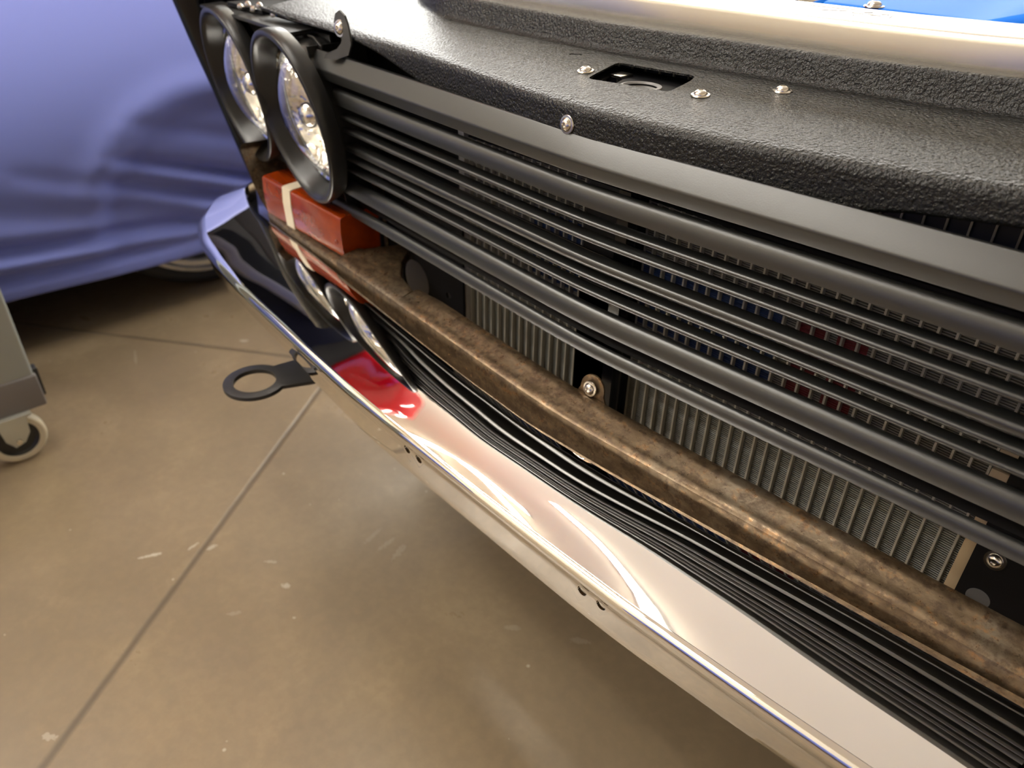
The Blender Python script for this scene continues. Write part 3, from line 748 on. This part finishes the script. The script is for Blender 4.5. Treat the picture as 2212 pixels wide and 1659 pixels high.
n = len(zs) + 20 + 8
for i in range(len(ys) - 1):
    for j in range(n - 1): F.append((i * n + j, (i + 1) * n + j, (i + 1) * n + j + 1, i * n + j + 1))
cov = mobj('car_cover', V, F, CLOTH, None, 180)
md = cov.modifiers.new('thickness', 'SOLIDIFY'); md.thickness = .0015
tag(cov, 'periwinkle blue cloth cover stretched over the parked car with folds around its wheel', 'car cover')

# ------------------------------------------------------------------ utility cart at the left edge
CT = empty('utility_cart', (-1.62, -.2, 0), 'grey plastic utility cart on casters beside the covered car', 'cart')
def cart_leg(x, y, sx, sy):
    a = [Vector((x, y, .165)), Vector((x - .07 * sx, y, .165)), Vector((x - .07 * sx, y - .035 * sy, .165)), Vector((x - .035 * sx, y - .085 * sy, .165)), Vector((x, y - .085 * sy, .165))]
    top = [v + Vector((0, 0, .72)) + Vector((-.01 * sx, .0, 0)) for v in a]
    MB().loft([a, top]).build('leg', PLASTIC, CT, 30, .006, 3)
    MB().loft([[v + Vector((.004 * sx, .004 * sy, -.062)) for v in a], [v + Vector((.003 * sx, .003 * sy, .004)) for v in a]]).build('corner_bracket', PLASTIC2, CT, 30, .004, 3)
    MB().box((x - .03 * sx, min(y - .01 * sy, y + .009 * sy), .118), (x - .008 * sx, max(y - .01 * sy, y + .009 * sy), .175)).build('bracket_clip', HUBBLACK, CT, 30, .001)
    c0 = Vector((x - .012 * sx, y - .062 * sy, .050))
    wh = MB().lathe(c0, (1, 0, 0), fillet([(.036, -.013), (.046, -.013), (.050, -.008), (.050, .008), (.046, .013), (.036, .013)], .002, 3), 48, True).build('caster_wheel', CREAMTYRE, CT, 40)
    MB().lathe(c0, (1, 0, 0), [(0, .010), (.010, .012), (.012, .008), (.030, .006), (.036, .010), (.037, .0), (.036, -.010), (.012, -.008), (0, -.010)], 40).build('wheel_hub', HUBBLACK, wh, 40)
    mb = MB()
    for sg in (-1, 1):
        xx = c0.x + sg * .0165
        mb.prism([(xx, c0.y - .026, .103), (xx, c0.y + .026, .103), (xx, c0.y + .022, .062), (xx, c0.y + .010, .044), (xx, c0.y - .008, .038), (xx, c0.y - .020, .056)], (sg * .003, 0, 0))
    mb.box((c0.x - .028, c0.y - .034, .1005), (c0.x + .028, c0.y + .034, .1045))
    fk = mb.build('caster_fork', ZINC, CT, 30, .0006)
    MB().tube([c0 + Vector((-.024, 0, 0)), c0 + Vector((.024, 0, 0))], .005, 10).build('axle_bolt', STEEL, CT, 30)
for sx, sy, x, y in ((1, 1, -1.452, .150), (-1, 1, -1.80, .150), (1, -1, -1.452, -.62), (-1, -1, -1.80, -.62)): cart_leg(x, y, sx, sy)
for z in (.175, .60): MB().box((-1.798, -.618, z), (-1.462, .050, z + .045)).build('shelf', PLASTIC, CT, 30, .008, 3)

# ------------------------------------------------------------------ red car raised on a lift (seen as a reflection in the bumper)
RC = empty('raised_car', (-3.5, .32, 2.05), 'glossy red car raised on a lift, mirrored in the bumper', 'car')
rg = []
for x, z1, z2, hw in ((-4.35, 2.15, 2.5, .4), (-4.2, 2.08, 2.7, .66), (-3.6, 2.05, 2.86, .72), (-3.1, 2.05, 2.82, .72), (-2.8, 2.08, 2.72, .66), (-2.65, 2.2, 2.5, .48)):
    rg.append([Vector((x, .32 + hw * cy, (z1 + z2) / 2 + (z2 - z1) / 2 * cz)) for cy, cz in [(math.copysign(abs(math.cos(a)) ** .5, math.cos(a)), math.copysign(abs(math.sin(a)) ** .6, math.sin(a))) for a in frange(0, 2 * math.pi, 24)[:-1]]])
MB().loft(rg).build('body', REDP, RC, 60)
MB().box((-4.25, -.36, 1.94), (-2.74, 1.0, 2.10)).build('underbody', FLATBLACK, RC, 30, .02)
for x in (-4.05, -3.1):
    MB().lathe((x, -.42, 2.02), (0, 1, 0), [(.18, -.1), (.26, -.1), (.28, -.07), (.28, .07), (.26, .1), (.18, .1)], 40, True).build('tyre', RUBBER, RC, 30)
LF = empty('car_lift', (-4.4, -.38, 0), 'grey two-post lift holding up the red car', 'car lift')
for y in (-1.2, 2.1): MB().box((-4.7, y, 0), (-4.5, y + .18, 3.4)).build('post', PLASTIC2, LF, 30, .01)
MB().box((-4.7, -1.2, 3.4), (-4.5, 2.28, 3.5)).build('crossbeam', PLASTIC2, LF, 30, .01)
for y in (-.14, .74): MB().box((-4.38, y, 1.84), (-2.9, y + .08, 1.935)).build('arm', PLASTIC2, LF, 30, .01)
MB().box((-4.5, -1.15, 1.84), (-4.3, .82, 1.935)).build('carriage', PLASTIC2, LF, 30, .01)
# unseen black cabinet and blue draped form, both added for their reflections
CB = empty('added_cabinet', (-5.1, 1.15, 0), 'unseen black cabinet added to darken the bumper reflection', 'cabinet')
MB().box((-5.4, .52, 0.0), (-4.75, 2.05, 3.3)).build('body', FLATBLACK, CB, 30, .01)
for y in (.53, 1.29): 
    dr = MB().box((-4.748, y, .08), (-4.73, y + .74, 3.2)).build('door', FLATBLACK, CB, 30, .004)
    MB().tube([(-4.73, y + .30, 1.0), (-4.70, y + .30, 1.02), (-4.70, y + .30, 1.18), (-4.73, y + .30, 1.2)], .008, 8).build('handle', STEEL, dr, 30)
rg = []
for x, top in ((-.9, .5), (-.7, .75), (.2, .85), (.6, 1.25), (1.8, 1.28), (2.5, .95), (2.9, .85), (3.1, .5)):
    rg.append([Vector((x, -2.6 + .85 * cy, .1 + (top - .1) * (.5 + .5 * cz))) for cy, cz in [(math.copysign(abs(math.cos(a)) ** .35, math.cos(a)), math.copysign(abs(math.sin(a)) ** .4, math.sin(a))) for a in frange(0, 2 * math.pi, 24)[:-1]]])
tag(MB().loft(rg).build('added_blue_form', CLOTH, None, 60), 'unseen blue draped form added behind the camera for its blue reflection', 'car')  # unseen blue mass, added to tint the black panels
for o in (GR, TL, CD): 
    for k in ('label', 'category'):
        if k in o: del o[k]
